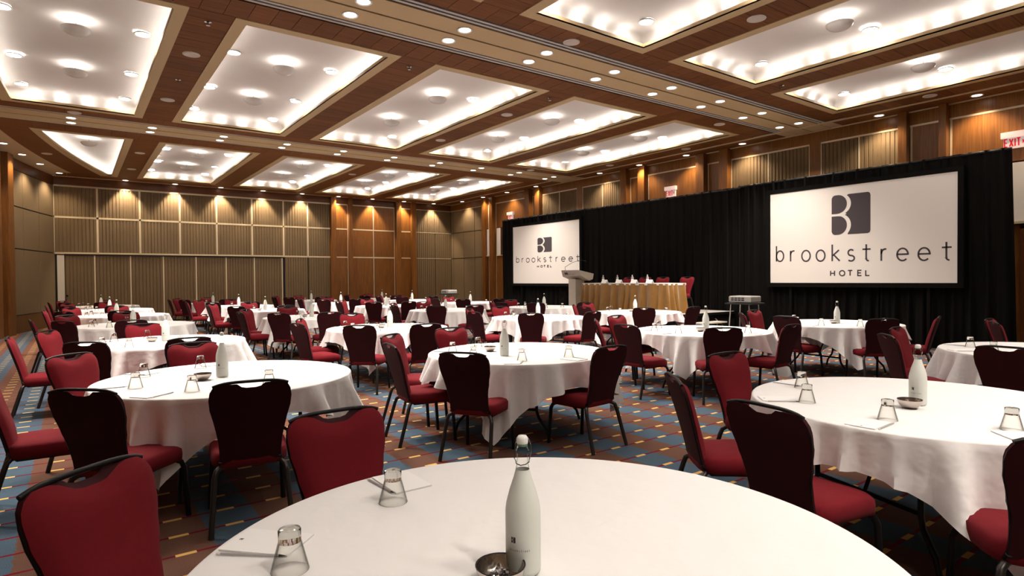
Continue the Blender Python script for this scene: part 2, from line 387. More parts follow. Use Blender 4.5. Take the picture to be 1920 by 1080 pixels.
def coffer(c, r):
    y0,y1 = YR[r]; xr = XC[c][1]; fw = .165
    L = lambda y: cof_left(c,y)
    n = 14 if c == 0 else 1
    outer = [(L(y0+(y1-y0)*k/n), y0+(y1-y0)*k/n) for k in range(n+1)] + [(xr,y1),(xr,y0)]
    inner = [(L(y0+(y1-y0)*k/n)+fw*1.02, y0+fw+(y1-y0-2*fw)*k/n) for k in range(n+1)] + [(xr-fw,y1-fw),(xr-fw,y0+fw)]
    m = MB(); N = len(outer); z0, z1 = HC-.012, HC+.012
    vs = [(x,y,z0) for x,y in outer]+[(x,y,z0) for x,y in inner]+[(x,y,z1) for x,y in outer]+[(x,y,z1) for x,y in inner]
    fs = []
    for i in range(N):
        j = (i+1)%N
        fs += [(i,j,N+j,N+i),(2*N+i,3*N+i,3*N+j,2*N+j),(i,2*N+i,2*N+j,j),(N+i,N+j,3*N+j,3*N+i)]
    m.add(vs, fs)
    for i in range(N):                   # upstand lip that hides the cove lamps
        j = (i+1)%N; (xa,ya),(xb,yb) = inner[i],inner[j]
        m.add([(xa,ya,z0),(xb,yb,z0),(xb,yb,HC+.06),(xa,ya,HC+.06)],[(0,1,2,3)])
    fr = m.obj('coffer_frame','cream',ce)
    # vault: shallow white dome, its rim hidden behind the frame
    e = .15
    def vx(u,v):
        y = y0+fw-e+(y1-y0-2*fw+2*e)*v; a = L(min(max(y,y0),y1))+fw-e; b = xr-fw+e
        return a+(b-a)*u, y
    def dome(u,v):
        u,v = .5-.5*math.cos(PI*u), .5-.5*math.cos(PI*v)
        x,y = vx(u,v); q = (1-(2*u-1)**4)*(1-(2*v-1)**6)
        dist = min(min(u,1-u)*(xr-L(y1 if c else (y0+y1)/2)), min(v,1-v)*(y1-y0)); E = min(1,dist/.16); E = math.sqrt(max(0,1-(1-E)**2))
        ripple = .016*math.sin(v*PI*4+1.3*u+c)*math.sin(u*PI*2+.6+r)+.008*math.sin(v*PI*9+2*u*PI+c)
        return (x,y,HC+.07+.19*E+.03*q+ripple*q)
    m = MB().grid(dome, 28, 56, flip=True)
    for f0,f1 in ((lambda t:vx(0,t),0),(lambda t:vx(1,1-t),0),(lambda t:vx(1-t,0),0),(lambda t:vx(t,1),0)):
        pts = [f0(k/16) for k in range(17)]
        for k in range(16):
            (xa,ya),(xb,yb) = pts[k],pts[k+1]
            m.add([(xa,ya,HC+.02),(xb,yb,HC+.02),(xb,yb,HC+.075),(xa,ya,HC+.075)], [(0,1,2,3)])
    m.obj('coffer_vault','vault',fr, smooth=60)
    # cove lamps standing on the hidden side of the frame
    s = MB()
    def lamp(x,y,dx,dy,nx,ny):           # nx,ny point into the opening
        h = .05; z = HC+.045; a, b = .0085, .0015
        s.add([(x-dx*h-nx*a,y-dy*h-ny*a,z+b),(x+dx*h-nx*a,y+dy*h-ny*a,z+b),(x+dx*h+nx*a,y+dy*h+ny*a,z-b),(x-dx*h+nx*a,y-dy*h+ny*a,z-b)], [(3,2,1,0)])
    k = int((y1-y0)/.40)
    for i in range(k):
        y = y0+.3+(y1-y0-.6)*(i+.5)/k
        lamp(L(y)+fw-.085,y,0,1,1,0); lamp(xr-fw+.085,y,0,1,-1,0)
    for yy in (y0+fw-.085, y1-fw+.085):
        a = L(yy)+.3; k = max(2,int((xr-.3-a)/.40))
        for i in range(k): lamp(a+(xr-.3-a)*(i+.5)/k, yy, 1, 0, 0, 1 if yy < y0+1 else -1)
    # faces point up into the vault
    s.obj('cove_lamps','strip_light',fr)
for r in range(3):
    for c in range(5): coffer(c, r)

ORD = ['first','second','third','fourth','fifth','sixth','seventh','eighth','ninth','tenth','eleventh','twelfth','thirteenth','fourteenth']
ROWN = ['near','middle','far']
COLN = ['leftmost','second','third','fourth','screen-side']
# uplight bowls hanging in the coffers
def make_bowl():
    t = put('uplight_bowl', None)
    prof = [(.005,-.105)] + [(.19*math.sin(a*PI/16), -.105*math.cos(a*PI/16)) for a in range(1,9)] + [(.185,.0),(.17,-.03),(.10,-.07),(.0,-.08)]
    MB().lathe(prof, 28).obj('bowl','ceramic',t,smooth=50)
    MB().tube([(0,0,-.07),(0,0,.115)],.008,6).obj('rod','chrome',t)
    MB().disc((0,0,-.012),.06,16,True).obj('lamp','bowl_light',t)
    return t
b = make_bowl(); register(b); PROTO['bowl'] = {'obj': b}
for r in range(3):
    ym = (YR[r][0]+YR[r][1])/2
    for c in range(5):
        if r == 2 and c == 0: spots = [(.42,20.0)]
        else:
            xm = (max(XC[c][0],-1.1)+XC[c][1])/2; spots = [(xm,ym-1.15),(xm,ym+1.12)]
        for k,(x,y) in enumerate(spots):
            w = ('nearer','farther')[k] if len(spots) > 1 else 'only'
            instance('bowl',(x,y,HC+.165),0,f'{w} white uplight bowl hanging in the {ROWN[r]}-row {COLN[c]} ceiling coffer','light','uplight bowls in the coffers')
def make_clens():
    t = put('coffer_downlight', None)
    MB().lathe([(.105,.02),(.125,.0),(.12,-.012),(.10,-.008)],24).obj('trim_ring','ceramic',t,smooth=50)
    MB().disc((0,0,-.004),.10,20,False).obj('lens','lens_light',t); return t
b = make_clens(); register(b); PROTO['clens'] = {'obj': b}
for r in range(3):
    ym = (YR[r][0]+YR[r][1])/2
    for c in range(5):
        if r == 2 and c == 0: continue
        xm = (max(XC[c][0],-1.1)+XC[c][1])/2; i = 0
        for dy in (-1.2,1.05,2.9):
            for dx in (-.85,.85):
                sd = 'left' if dx < 0 else 'right'; dp = {-1.2:'nearest',1.05:'middle',2.9:'farthest'}[dy]
                instance('clens',(xm+dx,ym+dy,HC+.255),0,f'{dp} {sd} glowing downlight inside the {ROWN[r]}-row {COLN[c]} ceiling coffer','light','downlights inside the coffers')

# recessed downlights
def make_down():
    t = put('recessed_downlight', None)
    MB().lathe([(.10,.015),(.115,-.004),(.105,-.012),(.085,-.004),(.08,.012)],24).obj('trim_ring','ceramic',t,smooth=50)
    MB().disc((0,0,-.002),.085,20,False).obj('lens','down_light',t); return t
b = make_down(); register(b); PROTO['down'] = {'obj': b}
X0, DX = 3.12, 1.546
def down(x,y,label,group,power,size,dirn=(0,0,-1),dz=0,blend=.7,color=WARM):
    o = instance('down',(x,y,HC-.006+dz),0,label,'light',group)
    spot('downlight_lamp',(x,y,HC-.04+dz),power,size,blend,direction=dirn,color=color)
for bi,(ya,yb) in enumerate(((-1.59,-1.12),(7.48,7.95),(16.45,16.95))):  # first band is out of view, its lamps added to brighten the nearest tables
    xs = [X0+DX*k for k in (range(-3,8) if bi < 2 else range(-2,8))][::-1]
    for ri,y in enumerate((ya,yb)):
        for k,x in enumerate(xs):
            down(x,y,f'{ORD[k]} recessed downlight from the screen wall, {("nearer","farther")[ri]} row, {("unseen","nearer","farther")[bi]} cream band','downlights in the cream ceiling bands',P_SPOT*(.62 if bi == 0 else 1),110)
for k,y in enumerate((24.1,22.33,20.5,18.55,15.0,13.2,11.37,9.51,6.07,4.25,2.4,.6)):
    down(14.8,y,f'{ORD[k]} recessed downlight from the back wall, along the screen wall','downlights along the screen wall',P_PERI,120,color=AMBER)
for k in range(9):
    down(1.58+1.56*k,25.50,f'{ORD[k]} downlight from the left grazing the back wall','wall-grazing downlights at the back wall',P_WASH,78,dirn=(0,.10,-1),blend=.5,color=AMBER)
for k,y in enumerate((24.96,23.37,21.91,20.42,18.9,17.3,15.7,14.1)):
    down(path_x(y),y,f'{ORD[k]} recessed downlight from the back wall, in the curved left soffit','downlights in the curved soffit',P_PERI,120,color=AMBER)
# loudspeakers and sprinklers in the wood
def make_speaker():
    t = put('ceiling_speaker', None)
    MB().lathe([(.0,-.012),(.10,-.010),(.108,-.016),(.122,-.006),(.124,.004)],26).obj('grille','white_plastic',t,smooth=40)
    MB().lathe([(.118,.004),(.118,-.012),(.128,-.010),(.130,.004)],26).obj('rim','ceramic',t,smooth=40); return t
b = make_speaker(); register(b); PROTO['spk'] = {'obj': b}
for x,y,l in ((1.59,10.8,'nearer speaker in the wood strip between first and second middle-row coffers'),(1.59,13.77,'farther speaker in the wood strip between first and second middle-row coffers'),
    (.09,15.92,'speaker just beyond the leftmost middle-row coffer'),(1.59,19.9,'nearer speaker between first and second far-row coffers'),(1.59,22.88,'farther speaker between first and second far-row coffers'),
    (-.53,21.42,'speaker in the curved wood beside the leftmost far coffer'),(6.25,6.93,'speaker in front of the nearer cream band, third column'),(7.82,10.81,'nearer speaker between third and fourth middle-row coffers'),
    (7.82,13.78,'farther speaker between third and fourth middle-row coffers'),(7.82,19.92,'speaker between third and fourth far-row coffers'),(14.06,13.79,'farther speaker beside the screen-side middle-row coffer'),
    (12.46,15.89,'speaker just beyond the screen-side middle-row coffer'),(7.82,4.8,'speaker between third and fourth near-row coffers'),(14.06,4.82,'speaker beside the screen-side near-row coffer'),
    (12.48,8.62,'speaker just in front of the screen-side middle-row coffer'),(14.06,10.81,'nearer speaker beside the screen-side middle-row coffer')):
    instance('spk',(x,y,HC),0,'round white ceiling '+l,'speaker','round ceiling speakers')
def make_sprinkler():
    t = put('sprinkler_head', None)
    MB().lathe([(.045,.0),(.05,-.006),(.03,-.012),(.012,-.014)],16).obj('escutcheon','chrome',t,smooth=40)
    MB().tube([(0,0,-.01),(0,0,-.045)],.009,8).lathe([(.0,-.045),(.028,-.045),(.028,-.05),(.0,-.05)],12).obj('deflector','chrome',t); return t
b = make_sprinkler(); register(b); PROTO['spr'] = {'obj': b}
for x,y,l in ((1.59,9.33,'between first and second middle-row coffers'),(4.70,9.33,'between second and third middle-row coffers'),(7.82,9.33,'between third and fourth middle-row coffers'),(10.95,6.2,'between fourth and screen-side near-row coffers'),(1.59,12.3,'halfway along the first middle-row wood strip')):
    instance('spr',(x,y,HC),0,'small metal sprinkler head '+l,'sprinkler','sprinkler heads in the wood ceiling')

# ------------------------------------------------------------------ back wall
ZL = (0.12, 2.50, 3.74, 4.82)
wb = MB().box(-.9,XR+.3,YB,YB+.15,0,HC+.05).obj('wall_back','dark_gap')
tag(wb,'back wall of fluted taupe panels, wood bays and folding partition','wall',kind='structure')
def panel_back(x0,x1,z0,z1,mat,flutes=0,name='panel',parent=None):
    m = MB(); y = YB-.045
    if flutes:
        n = max(2,round((x1-x0)/flutes)); d = (x1-x0)/n; prof = [(x0,YB)]
        rnd = random.Random(int(x0*97+z0*31))
        for k in range(n):
            a = x0+k*d; g = d*rnd.uniform(.18,.32); prof += [(a,y+.018),(a+g*.5,y+.018),(a+g,y),(a+d-.004,y)]
        prof += [(x1,y+.018),(x1,YB)]
        for i in range(len(prof)-1):
            (xa,ya),(xb,yb) = prof[i],prof[i+1]
            m.add([(xa,ya,z0),(xb,yb,z0),(xb,yb,z1),(xa,ya,z1)],[(0,1,2,3)])
    else: m.box(x0,x1,y,YB,z0,z1)
    return m.obj(name,mat,parent or wb)
def line_back(x0,x1,z0,z1,y=YB-.05,mat='reveal_metal',name='reveal'): return MB().box(x0,x1,y,YB-.001,z0,z1).obj(name,mat,wb)
GX = [-.50,.74,2.02,3.31,4.58,5.88,7.11,8.11,9.08]
for i in range(8):
    for j in (1,2): panel_back(GX[i]+.02,GX[i+1]-.02,ZL[j]+.02,ZL[j+1]-.02,'fabric_flute',.105)
for i in (6,7): panel_back((7.14,8.11)[i-6]+.02,GX[i+1]-.02,ZL[0],ZL[1]-.02,'fabric_flute',.105)
for z in ZL[1:]: line_back(-.5,9.08,z-.032,z+.032)
for x in GX[1:-1]:
    line_back(x-.032,x+.032,ZL[1],ZL[3])
line_back(-.52,-.47,ZL[1],ZL[3]); line_back(8.10,8.12,ZL[0],ZL[1],mat='dark_gap')
# folding partition
fp = thing('folding_partition','folding partition of fluted taupe panels set into the back wall','partition',(0,0,0))
OX = [-.22,.64,1.71,2.75,3.84,4.90,5.95,7.04]
for i in range(7):
    m = MB(); x0,x1 = OX[i]+.022,OX[i+1]-.022; n = max(2,round((x1-x0)/.105)); d = (x1-x0)/n; prof=[(x0,YB-.01)]
    for k in range(n):
        a = x0+k*d; prof += [(a,YB-.012),(a+.02,YB-.012),(a+.03,YB-.03),(a+d-.004,YB-.03)]
    prof += [(x1,YB-.01)]
    for k in range(len(prof)-1):
        (xa,ya),(xb,yb) = prof[k],prof[k+1]; m.add([(xa,ya,.06),(xb,yb,.06),(xb,yb,2.43),(xa,ya,2.43)],[(0,1,2,3)])
    m.obj('panel','fabric_flute',fp)
for x in OX[1:]: MB().box(x-.022,x+.022,YB-.04,YB-.002,.03,2.43).obj('seam_profile','reveal_metal',fp)
MB().box(-.22,7.06,YB-.06,YB-.002,2.43,2.475).obj('track','black_metal',fp)
MB().box(7.06,7.13,YB-.02,YB-.002,.0,2.475).obj('end_gap','slot_black',fp)
MB().box(-.42,-.22,YB-.05,YB-.002,0,2.43).obj('pocket_jamb','white_paint',fp)
MB().box(-.50,-.42,YB-.02,YB-.002,0,2.43).obj('pocket_gap','slot_black',fp)
MB().box(-.19,-.13,YB-.07,YB-.03,1.0,1.06).obj('latch','black_metal',fp)
# wood bay
wm = 'wall_wood'
for x0,x1 in ((9.29,9.85),(10.04,11.06),(11.10,12.12),(12.38,12.93)):
    for j in range(3): panel_back(x0+.01,x1-.01,ZL[j]+.015,ZL[j+1]-.015,wm)
    for z in ZL[1:]: line_back(x0,x1,z-.026,z+.026)
line_back(11.065,11.095,ZL[0],ZL[3]); line_back(9.85,9.88,ZL[0],ZL[3]); line_back(12.09,12.12,ZL[0],ZL[3])
for x0,x1 in ((9.08,9.29),(9.88,10.04),(12.15,12.38),(12.93,13.16)):
    MB().box(x0,x1,YB-.22,YB,0,HC).obj('pilaster',wm,wb)
for x0,x1 in ((13.18,14.23),(14.27,15.15)):
    for j in range(3): panel_back(x0,x1,ZL[j]+.015,ZL[j+1]-.015,'fabric_flute',.105)
for z in ZL[1:]: line_back(13.16,XR,z-.012,z+.012)
for x0,x1 in ((-.6,9.08),(9.29,9.88),(10.04,12.15),(12.38,12.93),(13.16,XR)):
    MB().box(x0,x1,YB-.05,YB,ZL[3]+.02,HC+.02).obj('crown_board','dark_wood',wb)
MB().box(7.14,9.08,YB-.055,YB,0,ZL[0]).box(13.16,XR,YB-.055,YB,0,ZL[0]).box(9.29,9.88,YB-.055,YB,0,ZL[0]).box(10.04,12.15,YB-.055,YB,0,ZL[0]).obj('skirting','baseboard_wood',wb)

# ------------------------------------------------------------------ right wall
wr = MB().box(XR,XR+.15,YN-.2,YB+.15,0,HC+.05).obj('wall_right','dark_gap')
tag(wr,'screen-side wall of wood bays, pilasters and fluted taupe panels','wall',kind='structure')
def panel_right(y0,y1,z0,z1,mat,flutes=0):
    m = MB(); x = XR-.045
    if flutes:
        n = max(2,round((y1-y0)/flutes)); d = (y1-y0)/n; prof=[(y0,XR)]
        rnd = random.Random(int(y0*91+z0*37))
        for k in range(n):
            a = y0+k*d; g = d*rnd.uniform(.2,.35); prof += [(a,x+.02),(a+g*.5,x+.02),(a+g,x),(a+d-.004,x)]
        prof += [(y1,x+.02),(y1,XR)]
        for i in range(len(prof)-1):
            (ya,xa),(yb,xb) = prof[i],prof[i+1]; m.add([(xa,ya,z0),(xb,yb,z0),(xb,yb,z1),(xa,ya,z1)],[(3,2,1,0)])
    else: m.box(x,XR,y0,y1,z0,z1)
    return m.obj('panel',mat,wr)
def line_right(y0,y1,z0,z1,x=XR-.052,mat='reveal_metal'): return MB().box(x,XR-.001,y0,y1,z0,z1).obj('reveal',mat,wr)
PIL = [(4.83,4.97),(5.58,5.75),(10.09,10.36),(10.88,11.15),(13.15,13.42),(13.93,14.20),(18.56,18.86),(19.22,19.52),(21.86,22.10),(22.45,22.70)]
for y0,y1 in PIL: MB().box(XR-.24,XR,y0,y1,0,HC).obj('pilaster','wall_wood',wr)
wood_bays = [(YN,4.83),(4.97,5.58),(10.36,10.88),(11.15,13.15),(13.42,13.93),(18.86,19.22),(19.52,21.86),(22.10,22.45)]
for y0,y1 in wood_bays:
    for j in range(3): panel_right(y0+.04,y1-.04,ZL[j]+.015,ZL[j+1]-.015,'wall_wood')
    line_right(y0,y1,ZL[3]-.02,ZL[3]+.02); line_right(y1-.05,y1-.01,ZL[0],ZL[3]); line_right(y0+.01,y0+.04,ZL[0],ZL[3])
for a,b,mid in ((5.75,10.09,7.70),(14.20,18.56,16.40)):
    for y0,y1 in ((a,mid-.14),(mid+.14,b)):
        ym = (y0+y1)/2
        for j in range(3):
            panel_right(y0+.03,ym-.02,ZL[j]+.02,ZL[j+1]-.02,'fabric_flute',.10); panel_right(ym+.02,y1-.03,ZL[j]+.02,ZL[j+1]-.02,'fabric_flute',.10)
        line_right(y0,y1,ZL[3]-.02,ZL[3]+.02); line_right(ym-.015,ym+.015,ZL[0],ZL[3]); line_right(y0,y0+.02,ZL[0],ZL[3]); line_right(y1-.02,y1,ZL[0],ZL[3])
    MB().box(XR-.06,XR,mid-.14,mid+.14,0,HC).obj('mullion','wall_wood',wr)
for y0,y1 in ((22.72,23.60),(23.62,24.55),(24.57,25.52)):
    for j in range(3): panel_right(y0+.01,y1-.01,ZL[j]+.012,ZL[j+1]-.012,'fabric_smooth')
for z in ZL[1:3]: line_right(22.7,25.74,z-.010,z+.010,mat='black_metal')
line_right(22.7,25.74,ZL[3]-.015,ZL[3]+.015); panel_right(25.54,25.74,ZL[0],ZL[3],'fabric_smooth')
bays = [YN]+[v for pq in PIL for v in pq]+[YB]
for i in range(0,len(bays),2):
    MB().box(XR-.055,XR,bays[i],bays[i+1],ZL[3]+.02,HC+.02).obj('crown_board','wall_wood',wr)
    MB().box(XR-.055,XR,bays[i],bays[i+1],0,ZL[0]).obj('skirting','baseboard_wood',wr)
# double door at the right edge of the picture
dr = put('door_1',None,None,(0,0,0)); tag(dr,'wooden double door with metal pull plates at the right edge','door',kind='structure')
for k,(a,b) in enumerate(((1.55,2.52),(2.55,3.52))):
    d = MB().box(XR-.085,XR-.046,a,b,.01,2.38).obj('door_leaf','wall_wood',dr)
    MB().box(XR-.115,XR-.085,(b-.10 if k == 0 else a+.02),(b-.02 if k == 0 else a+.10),1.15,1.45).obj('pull_plate','reveal_metal',d)
MB().box(XR-.11,XR-.046,1.45,1.53,0,2.46).box(XR-.11,XR-.046,3.54,3.62,0,2.46).box(XR-.11,XR-.046,1.45,3.62,2.40,2.48).obj('door_frame','dark_wood',dr)
# wall sconces
def sconce(y0,y1,x,label):
    t = thing('wall_sconce',label,'sconce',(x,(y0+y1)/2,2.55),0,'white glass wall sconces'); w = y1-y0
    MB().box(-.09,0,-w/2,w/2,0,1.16).obj('diffuser','sconce_white',t)
    MB().box(-.10,.0,-w/2-.02,-w/2,-.03,1.19).box(-.10,.0,w/2,w/2+.02,-.03,1.19).obj('side_channel','chrome',t)
    MB().box(-.12,.0,-w/2-.02,w/2+.02,-.05,-.0).obj('bottom_cap','reveal_metal',t)
sconce(22.12,22.42,XR-.05,'tall white glass sconce between two pilasters left of the small screen')
sconce(21.36,21.66,XR-.05,'tall white glass sconce just left of the black drape')
sconce(3.05,3.85,XR-.05,'wide white glass sconce above the door at the right edge')
MB().box(-.02,0,-.08,.08,0,.12).obj('switch_plate','white_plastic',None,loc=(XR-.046,21.0,1.07))
tag(bpy.data.objects['switch_plate'],'small white switch plate on wood wall left of the drape','switch')

# stroke lettering
ARC = lambda cx,cy,rx,ry,a0,a1,n=14: [(cx+rx*math.cos(math.radians(a0+(a1-a0)*k/n)), cy+ry*math.sin(math.radians(a0+(a1-a0)*k/n))) for k in range(n+1)]
GL = {'b':[[(-.33,1.42),(-.33,0)],ARC(0,.48,.33,.48,0,360,22)], 'o':[ARC(0,.48,.36,.48,0,360,24)],
 'r':[[(-.16,0),(-.16,.96)],[(-.16,.55)]+ARC(.12,.58,.28,.36,170,75,8)], 'k':[[(-.28,1.42),(-.28,0)],[(.26,.94),(-.26,.46)],[(-.16,.54),(.32,0)]],
 's':[ARC(0,.70,.22,.25,40,270,12)+ARC(0,.23,.25,.23,90,-140,12)], 't':[[(-.02,1.36),(-.02,.2)]+ARC(.16,.2,.18,.19,180,275,8),[(-.30,.96),(.30,.96)]],
 'e':[[(-.36,.5),(.36,.5)]+ARC(0,.48,.37,.48,3,315,24)],
 'H':[[(-.35,0),(-.35,1)],[(.35,0),(.35,1)],[(-.35,.5),(.35,.5)]], 'O':[ARC(0,.5,.45,.5,0,360,24)], 'T':[[(0,0),(0,1)],[(-.38,1),(.38,1)]],
 'E':[[(.3,0),(-.3,0),(-.3,1),(.3,1)],[(-.3,.52),(.22,.52)]], 'L':[[(-.28,1),(-.28,0),(.32,0)]], 'X':[[(-.35,0),(.35,1)],[(-.35,1),(.35,0)]], 'I':[[(0,0),(0,1)]]}
def ribbon(m, pts, w, fn):
    P = [Vector(q) for q in pts]; L = []; R = []
    for i,q in enumerate(P):
        a = (q-P[i-1]).normalized() if i else None; b = (P[i+1]-q).normalized() if i < len(P)-1 else None
        d = ((a or b)+(b or a)).normalized(); n = Vector((-d.y,d.x))
        k = 1/max(.5, n.dot(Vector((-(a or b).y,(a or b).x)))); L.append(q+n*w/2*k); R.append(q-n*w/2*k)
    vs = [fn(*q) for q in L]+[fn(*q) for q in R]; n = len(P)
    m.add(vs,[(i,n+i,n+i+1,i+1) for i in range(n-1)])
def word(m, letters, fn, sx, sy, w):
    for ch,cx,cz in letters:
        for st in GL[ch]:
            ribbon(m,[(cx+x*sx,cz+z*sy) for x,z in st],w,fn)
# exit signs
def exit_sign(y,z,label,arrow=True):
    t = thing('exit_sign',label,'sign',(XR-.05,y,z),0,'exit signs on the screen wall')
    MB().box(-.10,0,-.21,.21,.19,.31).obj('canopy','exit_white',t)
    MB().box(-.07,-.02,-.19,.17,-.02,.19).obj('face','exit_white',t)
    m = MB(); word(m,[('E',.0,0),('X',.085,0),('I',.145,0),('T',.20,0)],lambda s,h:(-.073,.13-s,.02+h),.075,.15,.024)
    if arrow: m.add([(-.073,-.13,.05),(-.073,-.17,.095),(-.073,-.13,.14)],[(0,1,2)])
    m.obj('lettering','exit_red',t)
exit_sign(3.72,4.02,'red lettered EXIT sign on the wood wall above the drape\'s right end')
exit_sign(12.19,4.02,'red lettered EXIT sign above the drape behind the head table')
exit_sign(20.68,4.02,'small red EXIT sign above the drape\'s left end')

# ------------------------------------------------------------------ left wall, near wall
wl = put('wall_left',None); tag(wl,'curved left wall of smooth taupe panels with dark reveals','wall',kind='structure')
ys = [YB]
while ys[-1] > YN: ys.append(ys[-1]-1.22)
back = MB()
for i in range(len(ys)-1):
    a,b = ys[i+1],ys[i]; xa,xb = wall_x(a),wall_x(b)
    back.add([(xa-.03,a,0),(xb-.03,b,0),(xb-.03,b,HC+.05),(xa-.03,a,HC+.05)],[(3,2,1,0)])
    d = Vector((xb-xa,b-a,0)).normalized()*.008
    for j in range(3):
        z0,z1 = ZL[j]+(.42 if j == 0 else .018),ZL[j+1]-.018
        q = [(xa+d.x,a+d.y),(xb-d.x,b-d.y),(xb-d.x-.03,b-d.y),(xa+d.x-.03,a+d.y)]
        MB().prism(q[::-1],z0,z1).obj('panel','fabric_smooth',wl)
    q = [(xa+.008,a),(xb+.008,b),(xb-.03,b),(xa-.03,a)]
    MB().prism(q[::-1],0,ZL[0]+.40).obj('wainscot','baseboard_wood',wl)
    MB().prism(q[::-1],ZL[3]+.0,HC+.02).obj('crown_board','dark_wood',wl)
back.obj('wall_backing','dark_gap',wl)
def pilaster_left(y0,y1,dep):
    q = [(wall_x(y0)-.05,y0),(wall_x(y0)+dep,y0),(wall_x(y1)+dep,y1),(wall_x(y1)-.05,y1)]
    return MB().prism(q,0,HC+.01).obj('pilaster','wall_wood',wl)
pilaster_left(21.75,22.15,.16); pilaster_left(20.65,21.05,.20); pilaster_left(15.9,16.3,.2); pilaster_left(14.8,15.2,.2)
wn = MB().box(-4,XR+.3,YN-.15,YN,0,HC+.05).obj('wall_front','fabric_smooth'); tag(wn,'plain taupe wall behind the viewer','wall',kind='structure')

# ------------------------------------------------------------------ drapes and screens
DXP = 14.05
def drape(y0,y1,z1,label,seed,lean=0):
    t = thing('stage_drape',label,'drape',(0,0,0),0,'black drapes along the screen wall')
    n = max(1,round((y1-y0)/1.15)); rnd = random.Random(seed)
    for k in range(n):
        a,b = y0+(y1-y0)*k/n, y0+(y1-y0)*(k+1)/n+(.06 if k < n-1 else 0); ph = [rnd.uniform(0,6.28) for _ in range(4)]; w = b-a
        sag = rnd.uniform(-.012,.012)
        def fn(u,v):
            f = .038*math.sin(u*w*26+ph[0]+.5*math.sin(3*v+ph[2]))+.026*math.sin(u*w*47+ph[1])+.018*math.sin(u*w*11+ph[3])
            return (DXP+f*(.45+.55*(1-v)), a+w*u-lean*(1-v)*(1 if k == 0 else 0)*(1-u), .02+(z1+sag*math.sin(PI*u)-.02)*v)
        m = MB().grid(fn, max(16,int(w*44)), 12, flip=False)
        m.obj('drape_panel','velvet',t,smooth=80)
    MB().tube([(DXP+.0,y0,z1-.03),(DXP+.0,y1,z1-.03)],.024,8).obj('drape_pole','black_metal',t)
drape(3.50,9.14,3.86,'black velvet drape behind the large right-hand projection screen',1,lean=.09)
drape(9.08,14.86,3.83,'black velvet drape behind the head table, between the screens',2)
drape(14.81,19.80,3.85,'black velvet drape behind the small far projection screen',3)
def logo_shapes():
    # left lobes and right block of the emblem, in a unit square (x right, y up)
    up = [(0,.53),(0,.93)]+[(.07-.07*math.sin(a),.93+.07*(1-math.cos(a)) if 0 else .93+.07*math.sin(PI/2-a) ) for a in ()]
    up = [(0,.53),(0,.92),(.03,.975),(.08,1.0),(.17,1.0)]+ARC(.17,.77,.235,.23,85,-70,16)+[(.20,.535),(.12,.53)]
    lo = [(0,.47),(.16,.47)]+ARC(.17,.235,.235,.235,80,-85,16)+[(.08,0),(.03,.025),(0,.08)]
    right = [(.44,1.0),(.94,1.0),(.985,.975),(1,.93),(1,.07),(.985,.025),(.94,0),(.42,0)]+ARC(.21,.235,.30,.29,-40,62,10)+[(.40,.51)]+ARC(.21,.77,.30,.27,-60,50,10)
    return [up,lo,right]
def screen(y0,y1,z0,z1,label,ys,zmap,end_cut=None):
    t = thing('projection_screen',label,'screen',(13.94,0,0),0,'front projection screens')
    MB().box(-.04,.03,y0,y1,z0,z1).obj('screen_surface','screen',t)
    f = MB(); w = .10
    f.box(-.055,.05,y0-w,y0,z0-w,z1+w).box(-.055,.05,y1,y1+w,z0-w,z1+w).box(-.055,.05,y0,y1,z1,z1+w).box(-.055,.05,y0,y1,z0-w,z0)
    f.obj('screen_frame','velvet',t)
    for yy in (y0+.5,y1-.5): MB().box(-.02,.05,yy-.03,yy+.03,0,z0-w).obj('screen_leg','velvet',t)
    fn = lambda s,h:(-.043,-s,h)
    k = zmap(2)-zmap(1)
    for i,(c,y) in enumerate(zip('brookstreet',ys)):
        m = MB(); word(m,[(c,-y,zmap(1.86-.007*i))],fn,.275,.265*k,.034 if k > .9 else .03); m.obj('letter','logo_grey',t)
    cs = [6.67,6.46,6.29,6.09,5.93]; o = ys[0]-7.92
    for c,y in zip('HOTEL',cs):
        m = MB(); word(m,[(c,-(y+o),zmap(1.50))],fn,.125,.115*k,.026); m.obj('letter','logo_grey',t)
    yl,yr,zb,zt = 6.69+o,5.87+o,zmap(2.42),zmap(3.31)
    m = MB()
    for poly in logo_shapes():
        m.add([(-.043,yl+(yr-yl)*x,zb+(zt-zb)*y) for x,y in poly],[tuple(range(len(poly)))])
    m.obj('emblem','logo_grey',t)
LY = [7.92,7.61,7.28,6.94,6.60,6.27,5.95,5.61,5.25,4.86,4.47]
screen(4.29,8.17,1.34,3.51,'large projection screen with brookstreet HOTEL logo on the right',LY,lambda z:z)
screen(15.07,18.88,1.31,3.49,'smaller far projection screen with brookstreet HOTEL logo',[y+10.66 for y in LY[:-1]]+[15.16],lambda z:1.93+.6*(z-1.55))

# ------------------------------------------------------------------ stage
st = thing('stage_platform','low black-skirted stage platform with grey top under the head table','stage',(0,0,0))
MB().box(11.45,13.95,9.14,14.0,.56,.60).obj('deck','stage_top',st)
MB().box(11.48,13.92,9.17,13.97,0,.56).obj('skirt','velvet',st)
MB().box(11.44,11.47,9.13,14.01,.54,.605).box(11.44,13.95,9.13,9.15,.54,.605).obj('edge_trim','black_metal',st)
sp_ = thing('stage_steps','folding black stage steps with pale treads at the stage end','steps',(0,0,0))
for k,(ya,z) in enumerate(((8.78,.40),(8.46,.20))):
    MB().box(11.95,13.0,ya,ya+.30,z-.03,z).obj('tread','stone_grey',sp_)
for x in (11.97,12.98):
    MB().tube([(x,9.10,.45),(x,8.46,.0)],.016,6).obj('stringer','chrome',sp_); MB().tube([(x,9.06,.40),(x,9.06,0)],.014,6).obj('post','chrome',sp_)
